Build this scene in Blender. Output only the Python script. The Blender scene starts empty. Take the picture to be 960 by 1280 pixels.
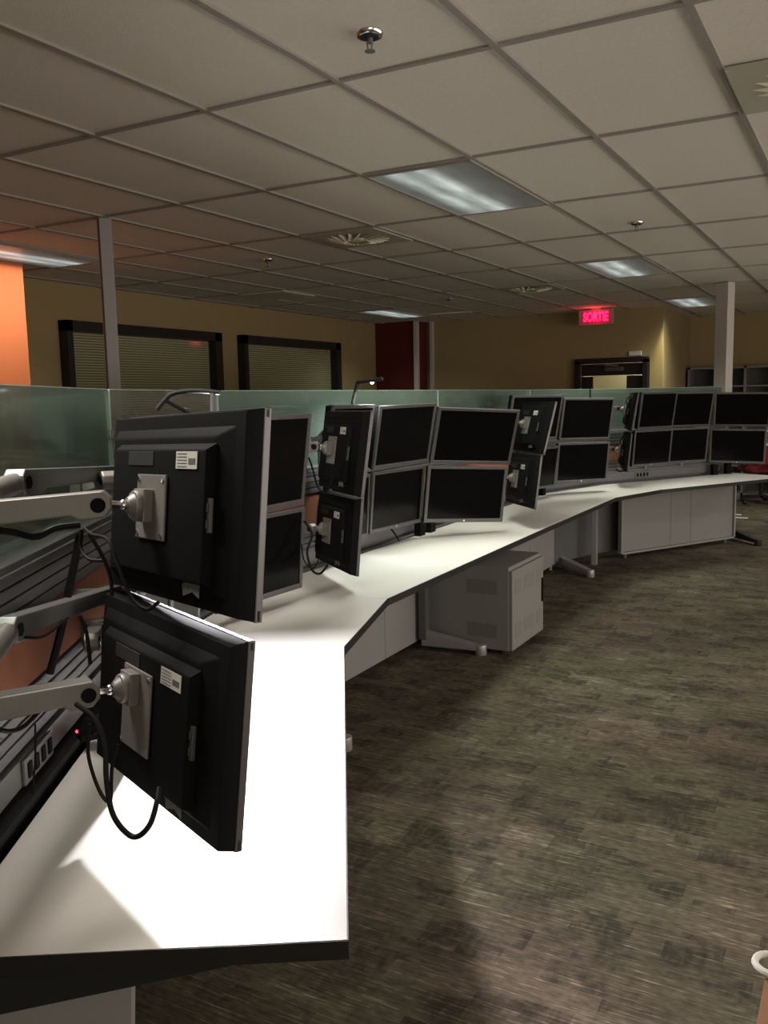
import bpy, bmesh, math, random
from mathutils import Vector, Matrix
random.seed(7)
R = math.radians
S = bpy.context.scene
COL = S.collection

# ------------------------------------------------------------------ camera
CZ = 1.60
FPX = 1107.8
cy, sy = math.cos(-0.5056), math.sin(-0.5056)
PIT, ROLL = -0.126889, -0.020843
_f = Vector((sy*math.cos(PIT), cy*math.cos(PIT), math.sin(PIT)))
_r = Vector((cy, -sy, 0)); _u = _r.cross(_f)
RT = _r*math.cos(ROLL) + _u*math.sin(ROLL)
UP = -_r*math.sin(ROLL) + _u*math.cos(ROLL)
cam_d = bpy.data.cameras.new('camera')
cam = bpy.data.objects.new('camera', cam_d); COL.objects.link(cam)
m = Matrix((RT, UP, -_f)).transposed().to_4x4(); m.translation = (0, 0, CZ)
cam.matrix_world = m
cam_d.sensor_fit = 'VERTICAL'; cam_d.sensor_height = 36; cam_d.lens = FPX/1280*36
cam_d.clip_start = 0.05; cam_d.clip_end = 100
S.camera = cam
S.view_settings.view_transform = 'Standard'; S.view_settings.look = 'None'
S.view_settings.gamma = 1; S.view_settings.use_curve_mapping = False
S.view_settings.exposure = 0.0

# ------------------------------------------------------------------ world and large lights
w = bpy.data.worlds.new('world'); S.world = w; w.use_nodes = True
w.node_tree.nodes['Background'].inputs[0].default_value = (0.9, 0.95, 1.0, 1)
w.node_tree.nodes['Background'].inputs[1].default_value = 0.02

def area(name, loc, target, sx, sz, power, col=(1, 1, 1), spread=180, parent=None):
    d = bpy.data.lights.new(name, 'AREA'); d.shape = 'RECTANGLE'
    d.size = sx; d.size_y = sz; d.energy = power; d.color = col; d.spread = R(spread)
    o = bpy.data.objects.new(name, d); COL.objects.link(o)
    o.location = loc
    o.rotation_euler = (Vector(target)-Vector(loc)).to_track_quat('-Z', 'Y').to_euler()
    if parent: o.parent = parent; o.matrix_parent_inverse = parent.matrix_world.inverted()
    return o
# area fills added at right and rear to lift the room; no windows there
area('side_fill_light', (3.9, 5.0, 1.5), (-2, 5.0, 2.2), 9.0, 1.6, 195, (1.0, 0.90, 0.82))
area('rear_fill_light', (2.0, -3.0, 1.4), (-.8, 4, 2.6), 5.5, 1.8, 58, (1.0, 0.93, 0.76))

# ------------------------------------------------------------------ materials
def mat(name, col=(.5, .5, .5), rough=.5, metal=0.0, spec=.5, emis=None, es=0, noise=0, nscale=20, bump=0, bscale=200):
    mt = bpy.data.materials.new(name); mt.use_nodes = True
    nt = mt.node_tree; b = nt.nodes['Principled BSDF']
    b.inputs['Base Color'].default_value = (*col, 1); b.inputs['Roughness'].default_value = rough
    b.inputs['Metallic'].default_value = metal; b.inputs['Specular IOR Level'].default_value = spec
    if emis:
        b.inputs['Emission Color'].default_value = (*emis, 1); b.inputs['Emission Strength'].default_value = es
    if noise or bump:
        tc = nt.nodes.new('ShaderNodeTexCoord')
    if noise:
        n = nt.nodes.new('ShaderNodeTexNoise'); n.inputs['Scale'].default_value = nscale; n.inputs['Detail'].default_value = 4
        nt.links.new(tc.outputs['Object'], n.inputs['Vector'])
        mx = nt.nodes.new('ShaderNodeMix'); mx.data_type = 'RGBA'
        mx.inputs[6].default_value = (*[c*(1-noise) for c in col], 1)
        mx.inputs[7].default_value = (*[min(1, c*(1+noise)) for c in col], 1)
        nt.links.new(n.outputs['Fac'], mx.inputs[0]); nt.links.new(mx.outputs[2], b.inputs['Base Color'])
    if bump:
        n2 = nt.nodes.new('ShaderNodeTexNoise'); n2.inputs['Scale'].default_value = bscale
        nt.links.new(tc.outputs['Object'], n2.inputs['Vector'])
        bp = nt.nodes.new('ShaderNodeBump'); bp.inputs['Strength'].default_value = bump; bp.inputs['Distance'].default_value = .002
        nt.links.new(n2.outputs['Fac'], bp.inputs['Height']); nt.links.new(bp.outputs['Normal'], b.inputs['Normal'])
    return mt

M_tile = mat('ceiling_tile', (.70, .66, .58), .95, noise=.10, nscale=60, bump=.4, bscale=150)
M_tbar = mat('ceiling_grid', (.30, .275, .24), .6)
M_tan = mat('tan_paint', (.335, .25, .118), .85, noise=.05, nscale=3)
M_side = mat('beige_paint', (.55, .48, .38), .85, noise=.05, nscale=3)
M_orange = mat('orange_paint', (.66, .165, .055), .8, noise=.04, nscale=3)
M_red = mat('dark_red_paint', (.105, .009, .009), .7, noise=.05, nscale=3)
M_black = mat('black_plastic', (.0065, .0065, .007), .65, spec=.07, noise=.1, nscale=40, bump=.1, bscale=400)
M_blackm = mat('matte_black', (.008, .008, .008), .7, noise=.1)
M_frame = mat('black_frame_paint', (.012, .011, .012), .45, noise=.1)
M_alu = mat('arm_aluminium', (.205, .192, .18), .45, .35, noise=.04, nscale=60)
M_alud = mat('arm_grey_metal', (.20, .20, .20), .42, .6, noise=.05, nscale=60)
M_chrome = mat('chrome', (.8, .8, .8), .12, 1.0)
M_bezel = mat('bezel_grey', (.115, .112, .112), .35, .45, noise=.03, nscale=80)
M_bezside = mat('bezel_edge', (.10, .10, .105), .35, .3, noise=.03)
M_screen = mat('screen_glass', (.003, .003, .0035), .16, 0, .12)
M_label = mat('label_white', (.55, .54, .50), .6, noise=.05, nscale=100)
M_print = mat('label_print', (.10, .10, .10), .7)
M_port = mat('port_silver', (.10, .10, .10), .4, .5)
M_smudge = mat('worn_silver_sticker', (.16, .16, .15), .5, .3, noise=.5, nscale=150)
M_desk = mat('white_laminate', (.80, .78, .74), .33, noise=.02, nscale=5)
M_edge = mat('dark_edge_band', (.010, .009, .0085), .5, noise=.1)
M_grey = mat('grey_laminate', (.27, .26, .255), .55, noise=.04, nscale=8)
M_greyd = mat('dark_grey_metal', (.10, .10, .10), .55, noise=.05)
M_slat = mat('slat_grey', (.15, .15, .155), .45, .3, noise=.04, nscale=30)
M_fabric = mat('rust_fabric', (.34, .13, .07), .95, noise=.25, nscale=160, bump=.5, bscale=400)
M_foot = mat('foot_metal', (.42, .41, .40), .4, .5, noise=.05)
M_cab = mat('cabinet_metal', (.25, .25, .235), .5, .1, noise=.03, nscale=200)
M_pole = mat('pole_metal', (.60, .56, .52), .45, .2, noise=.03)
M_cable = mat('cable_black', (.006, .006, .006), .6, spec=.15)
M_white = mat('white_plastic', (.7, .68, .62), .5)
M_redfab = mat('red_upholstery', (.16, .010, .012), .85, noise=.2, nscale=90)
M_shelf = mat('shelf_grey', (.20, .19, .18), .6, noise=.05)
M_card = mat('brown_cardboard', (.24, .12, .06), .85, noise=.12, nscale=30)
M_led = mat('led_red', (.6, .02, .02), .4, emis=(1, .03, .06), es=6)
M_vent = mat('vent_white', (.85, .82, .62), .5, noise=.1)
M_ventd = mat('vent_plate', (.42, .40, .31), .7)
M_lamp_face = mat('led_panel', (.9, .9, .9), .4, emis=(1, .97, .95), es=10)

def carpet():
    mt = bpy.data.materials.new('striped_carpet'); mt.use_nodes = True
    nt = mt.node_tree; N = nt.nodes; L = nt.links; b = N['Principled BSDF']
    b.inputs['Roughness'].default_value = .95; b.inputs['Specular IOR Level'].default_value = .15
    g = N.new('ShaderNodeNewGeometry')
    def mapping(scale, loc=(0, 0, 0)):
        mp = N.new('ShaderNodeMapping'); mp.inputs['Scale'].default_value = scale; mp.inputs['Location'].default_value = loc
        L.new(g.outputs['Position'], mp.inputs['Vector']); return mp.outputs[0]
    def noise(v, sc=1, det=2):
        n = N.new('ShaderNodeTexNoise'); n.inputs['Scale'].default_value = sc; n.inputs['Detail'].default_value = det
        L.new(v, n.inputs['Vector']); return n.outputs['Fac']
    def ramp(v, stops):
        r = N.new('ShaderNodeValToRGB'); e = r.color_ramp.elements
        while len(e) < len(stops): e.new(.5)
        for el, (p, c) in zip(e, stops): el.position = p; el.color = (c, c, c, 1) if not isinstance(c, tuple) else (*c, 1)
        L.new(v, r.inputs[0]); return r.outputs[0]
    def math2(op, a, bb):
        n = N.new('ShaderNodeMath'); n.operation = op
        for i, v in enumerate((a, bb)):
            if isinstance(v, (int, float)): n.inputs[i].default_value = v
            else: L.new(v, n.inputs[i])
        return n.outputs[0]
    # patches: long plank rectangles with random value, two sizes
    def brick(scale, bw, rh, loc):
        t = N.new('ShaderNodeTexBrick'); t.inputs['Scale'].default_value = scale
        t.inputs['Color1'].default_value = (0, 0, 0, 1); t.inputs['Color2'].default_value = (1, 1, 1, 1); t.inputs['Mortar'].default_value = (.5, .5, .5, 1)
        t.inputs['Mortar Size'].default_value = 0; t.inputs['Brick Width'].default_value = bw; t.inputs['Row Height'].default_value = rh
        t.offset = .37; t.squash = 1
        L.new(mapping((1, 1, 1), loc), t.inputs['Vector']); return t.outputs['Color']
    b1 = brick(1, .50, .50, (0, 0, 0)); b2 = brick(1, .25, .17, (.13, .03, 0)); b3 = brick(1, .13, .10, (.05, .02, 0))
    breakup = ramp(noise(mapping((4.2, 7, 1)), 1, 5), [(.42, 0), (.56, 1)])
    dark = math2('MULTIPLY', ramp(b2, [(.5, 0), (.85, 1)]), breakup)
    breakup2 = ramp(noise(mapping((7, 9, 1), (9, 4, 0)), 1, 5), [(.44, 0), (.56, 1)])
    dark2 = math2('MULTIPLY', ramp(b3, [(.5, 0), (.7, 1)]), breakup2)
    dk = math2('MAXIMUM', dark, dark2)
    rag = ramp(noise(mapping((48, 14, 1), (2, 7, 0)), 1, 4), [(.36, .45), (.56, 1)])
    dk = math2('MULTIPLY', dk, rag)
    streak = noise(mapping((5, 120, 1)), 1, 2)
    streak2 = noise(mapping((22, 260, 1), (3, 1, 0)), 1, 2)
    lines = ramp(math2('ADD', math2('MULTIPLY', streak, .6), math2('MULTIPLY', streak2, .4)), [(.38, .62), (.53, .86), (.58, 1.0), (.66, 2.3)])
    large = ramp(noise(mapping((.9, 1.3, 1)), 1, 3), [(.3, .7), (.7, 1.15)])
    base = math2('MULTIPLY', lines, large)
    base = math2('MULTIPLY', base, math2('SUBTRACT', 1.0, math2('MULTIPLY', dk, .50)))
    base = math2('MULTIPLY', base, ramp(b1, [(0, .86), (1, 1.12)]))
    b4 = brick(1, .31, .11, (.21, .09, 0))
    base = math2('MULTIPLY', base, ramp(math2('MULTIPLY', b4, ramp(noise(mapping((3, 4, 1), (1, 8, 0)), 1, 4), [(.35, 0), (.6, 1)])), [(0, .86), (1, 1.32)]))
    mott = ramp(noise(mapping((26, 40, 1), (4, 2, 0)), 1, 4), [(.3, .72), (.7, 1.25)])
    base = math2('MULTIPLY', base, mott)
    hue = ramp(noise(mapping((1.1, 1.6, 1), (5, 5, 0)), 1, 2), [(.35, (.132, .104, .078)), (.65, (.122, .113, .075))])
    vm = N.new('ShaderNodeVectorMath'); vm.operation = 'SCALE'; L.new(hue, vm.inputs[0]); L.new(base, vm.inputs['Scale'])
    L.new(vm.outputs[0], b.inputs['Base Color'])
    bp = N.new('ShaderNodeBump'); bp.inputs['Strength'].default_value = .5; bp.inputs['Distance'].default_value = .003
    L.new(lines, bp.inputs['Height']); L.new(bp.outputs['Normal'], b.inputs['Normal'])
    return mt
M_carpet = carpet()

def glass(name, tint, diffuse, dfac, gl=.10, rough=.05, frost=0):
    mt = bpy.data.materials.new(name); mt.use_nodes = True
    nt = mt.node_tree; N = nt.nodes; L = nt.links; N.remove(N['Principled BSDF'])
    tr = N.new('ShaderNodeBsdfTransparent'); tr.inputs[0].default_value = (*tint, 1)
    df = N.new('ShaderNodeBsdfDiffuse'); df.inputs[0].default_value = (*diffuse, 1)
    gs = N.new('ShaderNodeBsdfGlossy'); gs.inputs['Roughness'].default_value = rough; gs.inputs[0].default_value = (.9, 1, .95, 1)
    m1 = N.new('ShaderNodeMixShader'); m1.inputs[0].default_value = dfac
    if frost:
        tc = N.new('ShaderNodeTexCoord'); n = N.new('ShaderNodeTexNoise'); n.inputs['Scale'].default_value = 3.0
        L.new(tc.outputs['Object'], n.inputs['Vector'])
        mr = N.new('ShaderNodeMapRange'); mr.inputs[3].default_value = dfac-frost; mr.inputs[4].default_value = dfac+frost
        L.new(n.outputs['Fac'], mr.inputs[0]); L.new(mr.outputs[0], m1.inputs[0])
    L.new(tr.outputs[0], m1.inputs[1]); L.new(df.outputs[0], m1.inputs[2])
    m2 = N.new('ShaderNodeMixShader'); m2.inputs[0].default_value = gl
    L.new(m1.outputs[0], m2.inputs[1]); L.new(gs.outputs[0], m2.inputs[2])
    L.new(m2.outputs[0], N['Material Output'].inputs[0])
    return mt
M_glass = glass('green_tinted_glass', (.54, .62, .55), (.20, .275, .235), .50, .10, .06, .08)
M_clear = glass('clear_glass', (.80, .80, .72), (.5, .5, .45), .12, .10, .03)
M_glassedge = mat('glass_edge', (.45, .62, .52), .2)
M_pane = glass('window_pane', (.92, .95, .9), (.5, .5, .45), .05, .02, .05)

def lens_mat():
    mt = bpy.data.materials.new('prismatic_lens'); mt.use_nodes = True
    nt = mt.node_tree; N = nt.nodes; L = nt.links; b = N['Principled BSDF']
    b.inputs['Base Color'].default_value = (.22, .225, .21, 1); b.inputs['Roughness'].default_value = .35
    tc = N.new('ShaderNodeTexCoord'); sp = N.new('ShaderNodeSeparateXYZ'); L.new(tc.outputs['Object'], sp.inputs[0])
    # two fluorescent tubes glow through the lens as soft streaks along its length
    r = N.new('ShaderNodeValToRGB'); mr = N.new('ShaderNodeMapRange')
    mr.inputs[1].default_value = -.305; mr.inputs[2].default_value = .305
    L.new(sp.outputs[0], mr.inputs[0]); L.new(mr.outputs[0], r.inputs[0])
    st = [(0, .10), (.13, .16), (.27, .85), (.37, .42), (.50, 1.0), (.64, .20), (.8, .07), (1, .06)]
    e = r.color_ramp.elements
    while len(e) < len(st): e.new(.5)
    for el, (p, c) in zip(e, st): el.position = p; el.color = (c, c, c, 1)
    n = N.new('ShaderNodeTexNoise'); n.inputs['Scale'].default_value = 3; mp = N.new('ShaderNodeMapping'); mp.inputs['Scale'].default_value = (2.5, .9, 1)
    L.new(tc.outputs['Object'], mp.inputs[0]); L.new(mp.outputs[0], n.inputs['Vector'])
    mu = N.new('ShaderNodeMath'); mu.operation = 'MULTIPLY'; L.new(r.outputs[0], mu.inputs[0]); L.new(n.outputs['Fac'], mu.inputs[1])
    wv = N.new('ShaderNodeTexWave'); wv.inputs['Scale'].default_value = 22; wv.bands_direction = 'Y'; L.new(tc.outputs['Object'], wv.inputs['Vector'])
    m3 = N.new('ShaderNodeMapRange'); m3.inputs[3].default_value = .75; m3.inputs[4].default_value = 1.1; L.new(wv.outputs['Fac'], m3.inputs[0])
    m4 = N.new('ShaderNodeMath'); m4.operation = 'MULTIPLY'; L.new(mu.outputs[0], m4.inputs[0]); L.new(m3.outputs[0], m4.inputs[1])
    m5 = N.new('ShaderNodeMath'); m5.operation = 'MULTIPLY'; L.new(m4.outputs[0], m5.inputs[0]); m5.inputs[1].default_value = 1.15
    b.inputs['Emission Color'].default_value = (.86, .96, .92, 1); L.new(m5.outputs[0], b.inputs['Emission Strength'])
    return mt
M_lens = lens_mat()

def dots_mat():
    mt = bpy.data.materials.new('perforated_metal'); mt.use_nodes = True
    nt = mt.node_tree; N = nt.nodes; L = nt.links; b = N['Principled BSDF']; b.inputs['Roughness'].default_value = .5
    tc = N.new('ShaderNodeTexCoord'); v = N.new('ShaderNodeTexVoronoi'); v.inputs['Scale'].default_value = 110; v.inputs['Randomness'].default_value = 0
    L.new(tc.outputs['Object'], v.inputs['Vector'])
    r = N.new('ShaderNodeValToRGB'); r.color_ramp.elements[0].position = .30; r.color_ramp.elements[0].color = (.04, .04, .038, 1)
    r.color_ramp.elements[1].position = .42; r.color_ramp.elements[1].color = (.24, .24, .225, 1)
    L.new(v.outputs['Distance'], r.inputs[0]); L.new(r.outputs[0], b.inputs['Base Color'])
    return mt
M_dots = dots_mat()

def plaid_mat():
    mt = bpy.data.materials.new('grey_plaid_cloth'); mt.use_nodes = True
    nt = mt.node_tree; N = nt.nodes; L = nt.links; b = N['Principled BSDF']; b.inputs['Roughness'].default_value = .9
    tc = N.new('ShaderNodeTexCoord'); w1 = N.new('ShaderNodeTexWave'); w1.inputs['Scale'].default_value = 6; w1.bands_direction = 'Z'
    w2 = N.new('ShaderNodeTexWave'); w2.inputs['Scale'].default_value = 6; w2.bands_direction = 'Y'
    L.new(tc.outputs['Object'], w1.inputs['Vector']); L.new(tc.outputs['Object'], w2.inputs['Vector'])
    mu = N.new('ShaderNodeMath'); mu.operation = 'MULTIPLY'; L.new(w1.outputs['Fac'], mu.inputs[0]); L.new(w2.outputs['Fac'], mu.inputs[1])
    r = N.new('ShaderNodeValToRGB'); r.color_ramp.elements[0].color = (.10, .10, .12, 1); r.color_ramp.elements[1].color = (.6, .6, .62, 1); r.color_ramp.elements[1].position = .6
    L.new(mu.outputs[0], r.inputs[0]); L.new(r.outputs[0], b.inputs['Base Color'])
    return mt
M_plaid = plaid_mat()

# ------------------------------------------------------------------ mesh helpers
def I4(): return Matrix.Identity(4)
class MB:
    def __init__(self): self.bm = bmesh.new()
    def _bev(self, geom_verts, bev, seg=2):
        es = list({e for v in geom_verts for e in v.link_edges})
        bmesh.ops.bevel(self.bm, geom=es, offset=bev, segments=seg, profile=.6, affect='EDGES')
    def box(self, c, s, mtx=None, bev=0, seg=2):
        r = bmesh.ops.create_cube(self.bm, size=1)
        M = Matrix.Translation(c) @ Matrix.Diagonal((*s, 1))
        if mtx is not None: M = mtx @ M
        bmesh.ops.transform(self.bm, matrix=M, verts=r['verts'])
        if bev: self._bev(r['verts'], bev, seg)
        return self
    def cyl(self, a, b, r1, r2=None, seg=20, mtx=None, bev=0):
        a, b = Vector(a), Vector(b); d = b-a
        if r2 is None: r2 = r1
        r = bmesh.ops.create_cone(self.bm, cap_ends=True, cap_tris=False, segments=seg, radius1=r1, radius2=r2, depth=d.length)
        M = Matrix.Translation((a+b)/2) @ d.to_track_quat('Z', 'Y').to_matrix().to_4x4()
        if mtx is not None: M = mtx @ M
        bmesh.ops.transform(self.bm, matrix=M, verts=r['verts'])
        if bev:
            es = [e for e in {e for v in r['verts'] for e in v.link_edges} if len(e.link_faces) == 2 and max(len(f.verts) for f in e.link_faces) > 4]
            bmesh.ops.bevel(self.bm, geom=es, offset=bev, segments=2, profile=.5, affect='EDGES')
        return self
    def sph(self, c, r, sc=(1, 1, 1), mtx=None, seg=16):
        q = bmesh.ops.create_uvsphere(self.bm, u_segments=seg, v_segments=seg//2+2, radius=r)
        M = Matrix.Translation(c) @ Matrix.Diagonal((*sc, 1))
        if mtx is not None: M = mtx @ M
        bmesh.ops.transform(self.bm, matrix=M, verts=q['verts']); return self
    def prism(self, poly, z0, z1, mtx=None, bev=0):
        # poly: list of (x, y); extruded along z
        bm = self.bm
        lo = [bm.verts.new((x, y, z0)) for x, y in poly]; hi = [bm.verts.new((x, y, z1)) for x, y in poly]
        n = len(poly); bm.faces.new(lo[::-1]); bm.faces.new(hi)
        for i in range(n): bm.faces.new((lo[i], lo[(i+1) % n], hi[(i+1) % n], hi[i]))
        if mtx is not None: bmesh.ops.transform(bm, matrix=mtx, verts=lo+hi)
        if bev: self._bev(lo+hi, bev)
        return self
    def taper(self, c0, s0, c1, s1, mtx=None, bev=0):
        # frustum between rectangle s0 (x,z size) at y=c0[1] and s1 at y=c1[1]
        bm = self.bm; vs = []
        for c, s in ((c0, s0), (c1, s1)):
            for sx, sz in ((-1, -1), (1, -1), (1, 1), (-1, 1)):
                vs.append(bm.verts.new((c[0]+sx*s[0]/2, c[1], c[2]+sz*s[1]/2)))
        a, b = vs[:4], vs[4:]
        bm.faces.new(a); bm.faces.new(b[::-1])
        for i in range(4): bm.faces.new((a[i], b[i], b[(i+1) % 4], a[(i+1) % 4]))
        if mtx is not None: bmesh.ops.transform(bm, matrix=mtx, verts=vs)
        if bev: self._bev(vs, bev)
        return self
    def tube(self, pts, r, seg=8, mtx=None, smooth=True, flat=1.0):
        pts = [Vector(p) for p in pts]
        if smooth and len(pts) > 2:
            out = []; P = [pts[0]*2-pts[1]] + pts + [pts[-1]*2-pts[-2]]
            for i in range(1, len(P)-2):
                for k in range(6):
                    t = k/6; p0, p1, p2, p3 = P[i-1:i+3]
                    out.append(.5*((2*p1)+(p2-p0)*t+(2*p0-5*p1+4*p2-p3)*t*t+(3*p1-p0-3*p2+p3)*t**3))
            out.append(pts[-1]); pts = out
        bm = self.bm; rings = []; up = Vector((.1, .2, 1)).normalized()
        for i, p in enumerate(pts):
            d = (pts[min(i+1, len(pts)-1)]-pts[max(i-1, 0)]).normalized()
            a = d.cross(up)
            if a.length < 1e-3: a = d.cross(Vector((1, 0, 0)))
            a.normalize(); b = a.cross(d).normalized(); up = b if b.length else up
            rings.append([bm.verts.new(p+a*math.cos(k*2*math.pi/seg)*r+b*math.sin(k*2*math.pi/seg)*r*flat) for k in range(seg)])
        for q, s in zip(rings, rings[1:]):
            for k in range(seg): bm.faces.new((q[k], q[(k+1) % seg], s[(k+1) % seg], s[k]))
        bm.faces.new(rings[0][::-1]); bm.faces.new(rings[-1])
        if mtx is not None: bmesh.ops.transform(bm, matrix=mtx, verts=[v for q in rings for v in q])
        return self
    def build(self, name, m, parent=None, smooth=False, mats=None):
        me = bpy.data.meshes.new(name); bmesh.ops.recalc_face_normals(self.bm, faces=self.bm.faces)
        self.bm.to_mesh(me); self.bm.free(); me.materials.append(m)
        o = bpy.data.objects.new(name, me); COL.objects.link(o)
        if smooth:
            for p in me.polygons: p.use_smooth = True
            try: me.set_sharp_from_angle(angle=R(35))
            except Exception: pass
        if parent: o.parent = parent
        return o
def empty(name, loc=(0, 0, 0), mtx=None):
    o = bpy.data.objects.new(name, None); COL.objects.link(o); o.empty_display_size = .1
    if mtx is not None: o.matrix_world = mtx
    else: o.location = loc
    return o
def tag(o, label=None, cat=None, group=None, kind=None):
    if label: o['label'] = label
    if cat: o['category'] = cat
    if group: o['group'] = group
    if kind: o['kind'] = kind
    return o
def struct(name, mb, m): return tag(mb.build(name, m), kind='structure')
def copy_tree(o, parent=None):
    c = o.copy(); COL.objects.link(c); c.parent = parent
    for ch in list(o.children): copy_tree(ch, c)
    return c
def at(px, py, dep):
    d = RT*((px-480)/FPX) - UP*((py-640)/FPX) + _f
    return d*dep + Vector((0, 0, CZ))
def atz(px, py, z):
    d = RT*((px-480)/FPX) - UP*((py-640)/FPX) + _f
    return d*((z-CZ)/d.z) + Vector((0, 0, CZ))

# ------------------------------------------------------------------ the room
ZC = 2.741
XL, YB, YB2, XC = -6.80, 12.43, 14.45, -2.54
struct('floor', MB().box((-1.5, 5.9, -.05), (13.5, 19, .1)), M_carpet)
cb = MB().box((-1.5, 5.9, ZC+.06), (13.5, 19, .1))
ceil = struct('ceiling', cb, M_tile)
gx = lambda j: -.536-.611*j
gy = lambda i: 2.895+1.217*i
g = MB()
for j in range(-8, 11): g.box((gx(j), 5.9, ZC+.006), (.026, 19, .012))
for i in range(-5, 10): g.box((-1.5, gy(i), ZC+.0065), (13.5, .024, .012))
struct('trim_1', g, M_tbar)
struct('wall_left', MB().box((XL-.06, 8.7, 1.39), (.12, 7.5, 2.78)), M_tan)
struct('wall_orange', MB().box((-6.415, 1.0, 1.39), (.77, 8.0, 2.78)), M_orange)
# back wall with a door opening
b = MB()
b.box(((XL+-3.74)/2, YB+.06, 1.39), (abs(XL+3.74), .12, 2.78))
b.box(((-2.71+XC)/2, YB+.06, 1.39), (.17, .12, 2.78))
b.box(((-3.74-2.71)/2, YB+.06, (2.10+2.78)/2), (1.03, .12, .68))
struct('wall_back', b, M_tan)
struct('wall_corner', MB().box((XC-.06, (YB+YB2)/2+.12, 1.39), (.12, YB2-YB, 2.78)), M_tan)
struct('wall_far', MB().box((1.3, YB2+.06, 1.39), (7.8, .12, 2.78)), M_tan)
struct('wall_right', MB().box((5.2, 5.9, 1.39), (.12, 19, 2.78)), M_side)
struct('wall_rear', MB().box((-1.5, -3.4, 1.39), (13.5, .12, 2.78)), M_side)
struct('wall_red', MB().box((-6.42, 12.26, 1.39), (.72, .30, 2.78)), M_red)
struct('trim_2', MB().box((-6.075, 12.085, 1.39), (.07, .07, 2.76), bev=.01), M_pole)
struct('trim_3', MB().box((-5.97, 12.40, 1.39), (.06, .06, 2.76), bev=.01), M_pole)

# windows with blinds on the left wall
def window(idx, y0, y1, z1=2.40, z0=.95):
    t = empty('window_%d' % idx, (XL, (y0+y1)/2, z0)); tag(t, kind='structure')
    f = MB(); th = .10; d = .14
    x = .045
    cyy = 0; hw = (y1-y0)/2; H = z1-z0
    f.box((x, 0, H-th/2), (d, 2*hw, th)); f.box((x, 0, th/2), (d, 2*hw, th))
    f.box((x, -hw+.035, H/2), (d, .07, H)); f.box((x, hw-.06, H/2), (d, .12, H))
    f.build('window_frame', M_frame, t)
    MB().box((.012, 0, H/2), (.006, 2*hw-.15, H-.18)).build('window_pane', M_pane, t)
    s = MB(); n = int((H-.2)/.026)
    for k in range(n):
        s.box((.001, 0, .1+.013+k*.026), (.020, 2*hw-.19, .0035), Matrix.Rotation(0, 4, 'Y'))
    s.box((-.004, 0, H/2), (.002, 2*hw-.19, H-.2))
    s.build('window_blind', M_blind, t)
M_blind = mat('blind_slats', (.78, .79, .70), .6, noise=.06, nscale=2)
window(1, 6.00, 8.28); window(2, 8.70, 10.92)

# door in the back wall: dark frame, leaf with a glazed lite, closer
dx0, dx1 = -3.73, -2.72
t = empty('door_1', ((dx0+dx1)/2, YB, 0)); tag(t, kind='structure')
f = MB(); hw = (dx1-dx0)/2
f.box((0, .02, 2.06), (2*hw, .18, .07)); f.box((-hw+.035, .02, 1.03), (.07, .18, 2.06)); f.box((hw-.035, .02, 1.03), (.07, .18, 2.06))
f.build('door_frame', M_frame, t)
l = MB()
l.box((0, .03, .55), (2*hw-.16, .045, 1.1)); l.box((0, .03, 1.94), (2*hw-.16, .045, .16))
l.box((-hw+.16, .03, 1.4), (.16, .045, .9)); l.box((hw-.19, .03, 1.4), (.22, .045, .9))
l.build('door_leaf', M_frame, t)
MB().box((.0, .03, 1.42), (.60, .008, .9)).build('door_glass', M_pane, t)
c = MB().box((.04, -.02, 1.945), (.26, .05, .06), bev=.008)
c.tube([(.10, -.03, 1.985), (-.05, -.14, 2.0), (-.22, -.02, 2.0)], .008, smooth=False)
c.build('door_closer', M_port, t)
MB().cyl((.30, -.02, 1.0), (.30, -.07, 1.0), .012).box((.25, -.07, 1.0), (.12, .016, .02), bev=.004).build('door_handle', M_alu, t)
# the corridor seen through the door glass
struct('wall_corridor', MB().box((-3.22, 13.7, 1.39), (1.2, .1, 2.78)).box((-2.68, 13.1, 1.39), (.06, 1.2, 2.7)).box((-3.84, 13.1, 1.39), (.06, 1.2, 2.7)), M_side)
area('corridor_lamp', (-2.95, 13.2, 2.4), (-2.95, 13.65, 1.6), .3, .3, 9, (1, .93, .65))
tag(MB().box((-2.90, YB-.02, 2.145), (.17, .045, .06), bev=.008).build('door_sensor', M_white), 'small white sensor box on the wall above the dark door', 'sensor')

# unseen spot added for the yellow glow on the outer wall corner, no fitting
d = bpy.data.lights.new('corner_glow_spot', 'SPOT'); d.energy = 90; d.color = (1, .90, .45); d.shadow_soft_size = .03; d.spot_size = R(46); d.spot_blend = .85
o = bpy.data.objects.new('corner_glow_spot', d); COL.objects.link(o); o.location = (-2.46, 12.35, 2.73); o.rotation_euler = (0, 0, 0)

# exit sign
t = empty('exit_sign', (-3.34, 12.05, 2.535)); tag(t, 'red lit exit sign reading SORTIE hanging below the ceiling', 'exit sign')
MB().box((0, 0, .095), (.47, .06, .20), bev=.006).box((0, 0, .20), (.12, .04, .03)).build('sign_housing', mat('sign_grey', (.30, .28, .25), .5), t)
MB().box((0, -.032, .095), (.37, .006, .155)).build('sign_face', mat('sign_red_face', (.35, .005, .02), .4, emis=(1, .0, .06), es=.35), t)
cu = bpy.data.curves.new('sortie_text', 'FONT'); cu.body = 'SORTIE'; cu.size = .165; cu.extrude = .002; cu.offset = .007; cu.align_x = 'CENTER'; cu.align_y = 'CENTER'
to = bpy.data.objects.new('tmp', cu); COL.objects.link(to)
bpy.context.view_layer.update()
me = bpy.data.meshes.new_from_object(to.evaluated_get(bpy.context.evaluated_depsgraph_get()))
bpy.data.objects.remove(to)
me.materials.clear(); me.materials.append(mat('sign_letters', (1, .1, .2), .4, emis=(1, .01, .10), es=2.6))
lo = bpy.data.objects.new('sign_letters', me); COL.objects.link(lo); lo.parent = t
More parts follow.
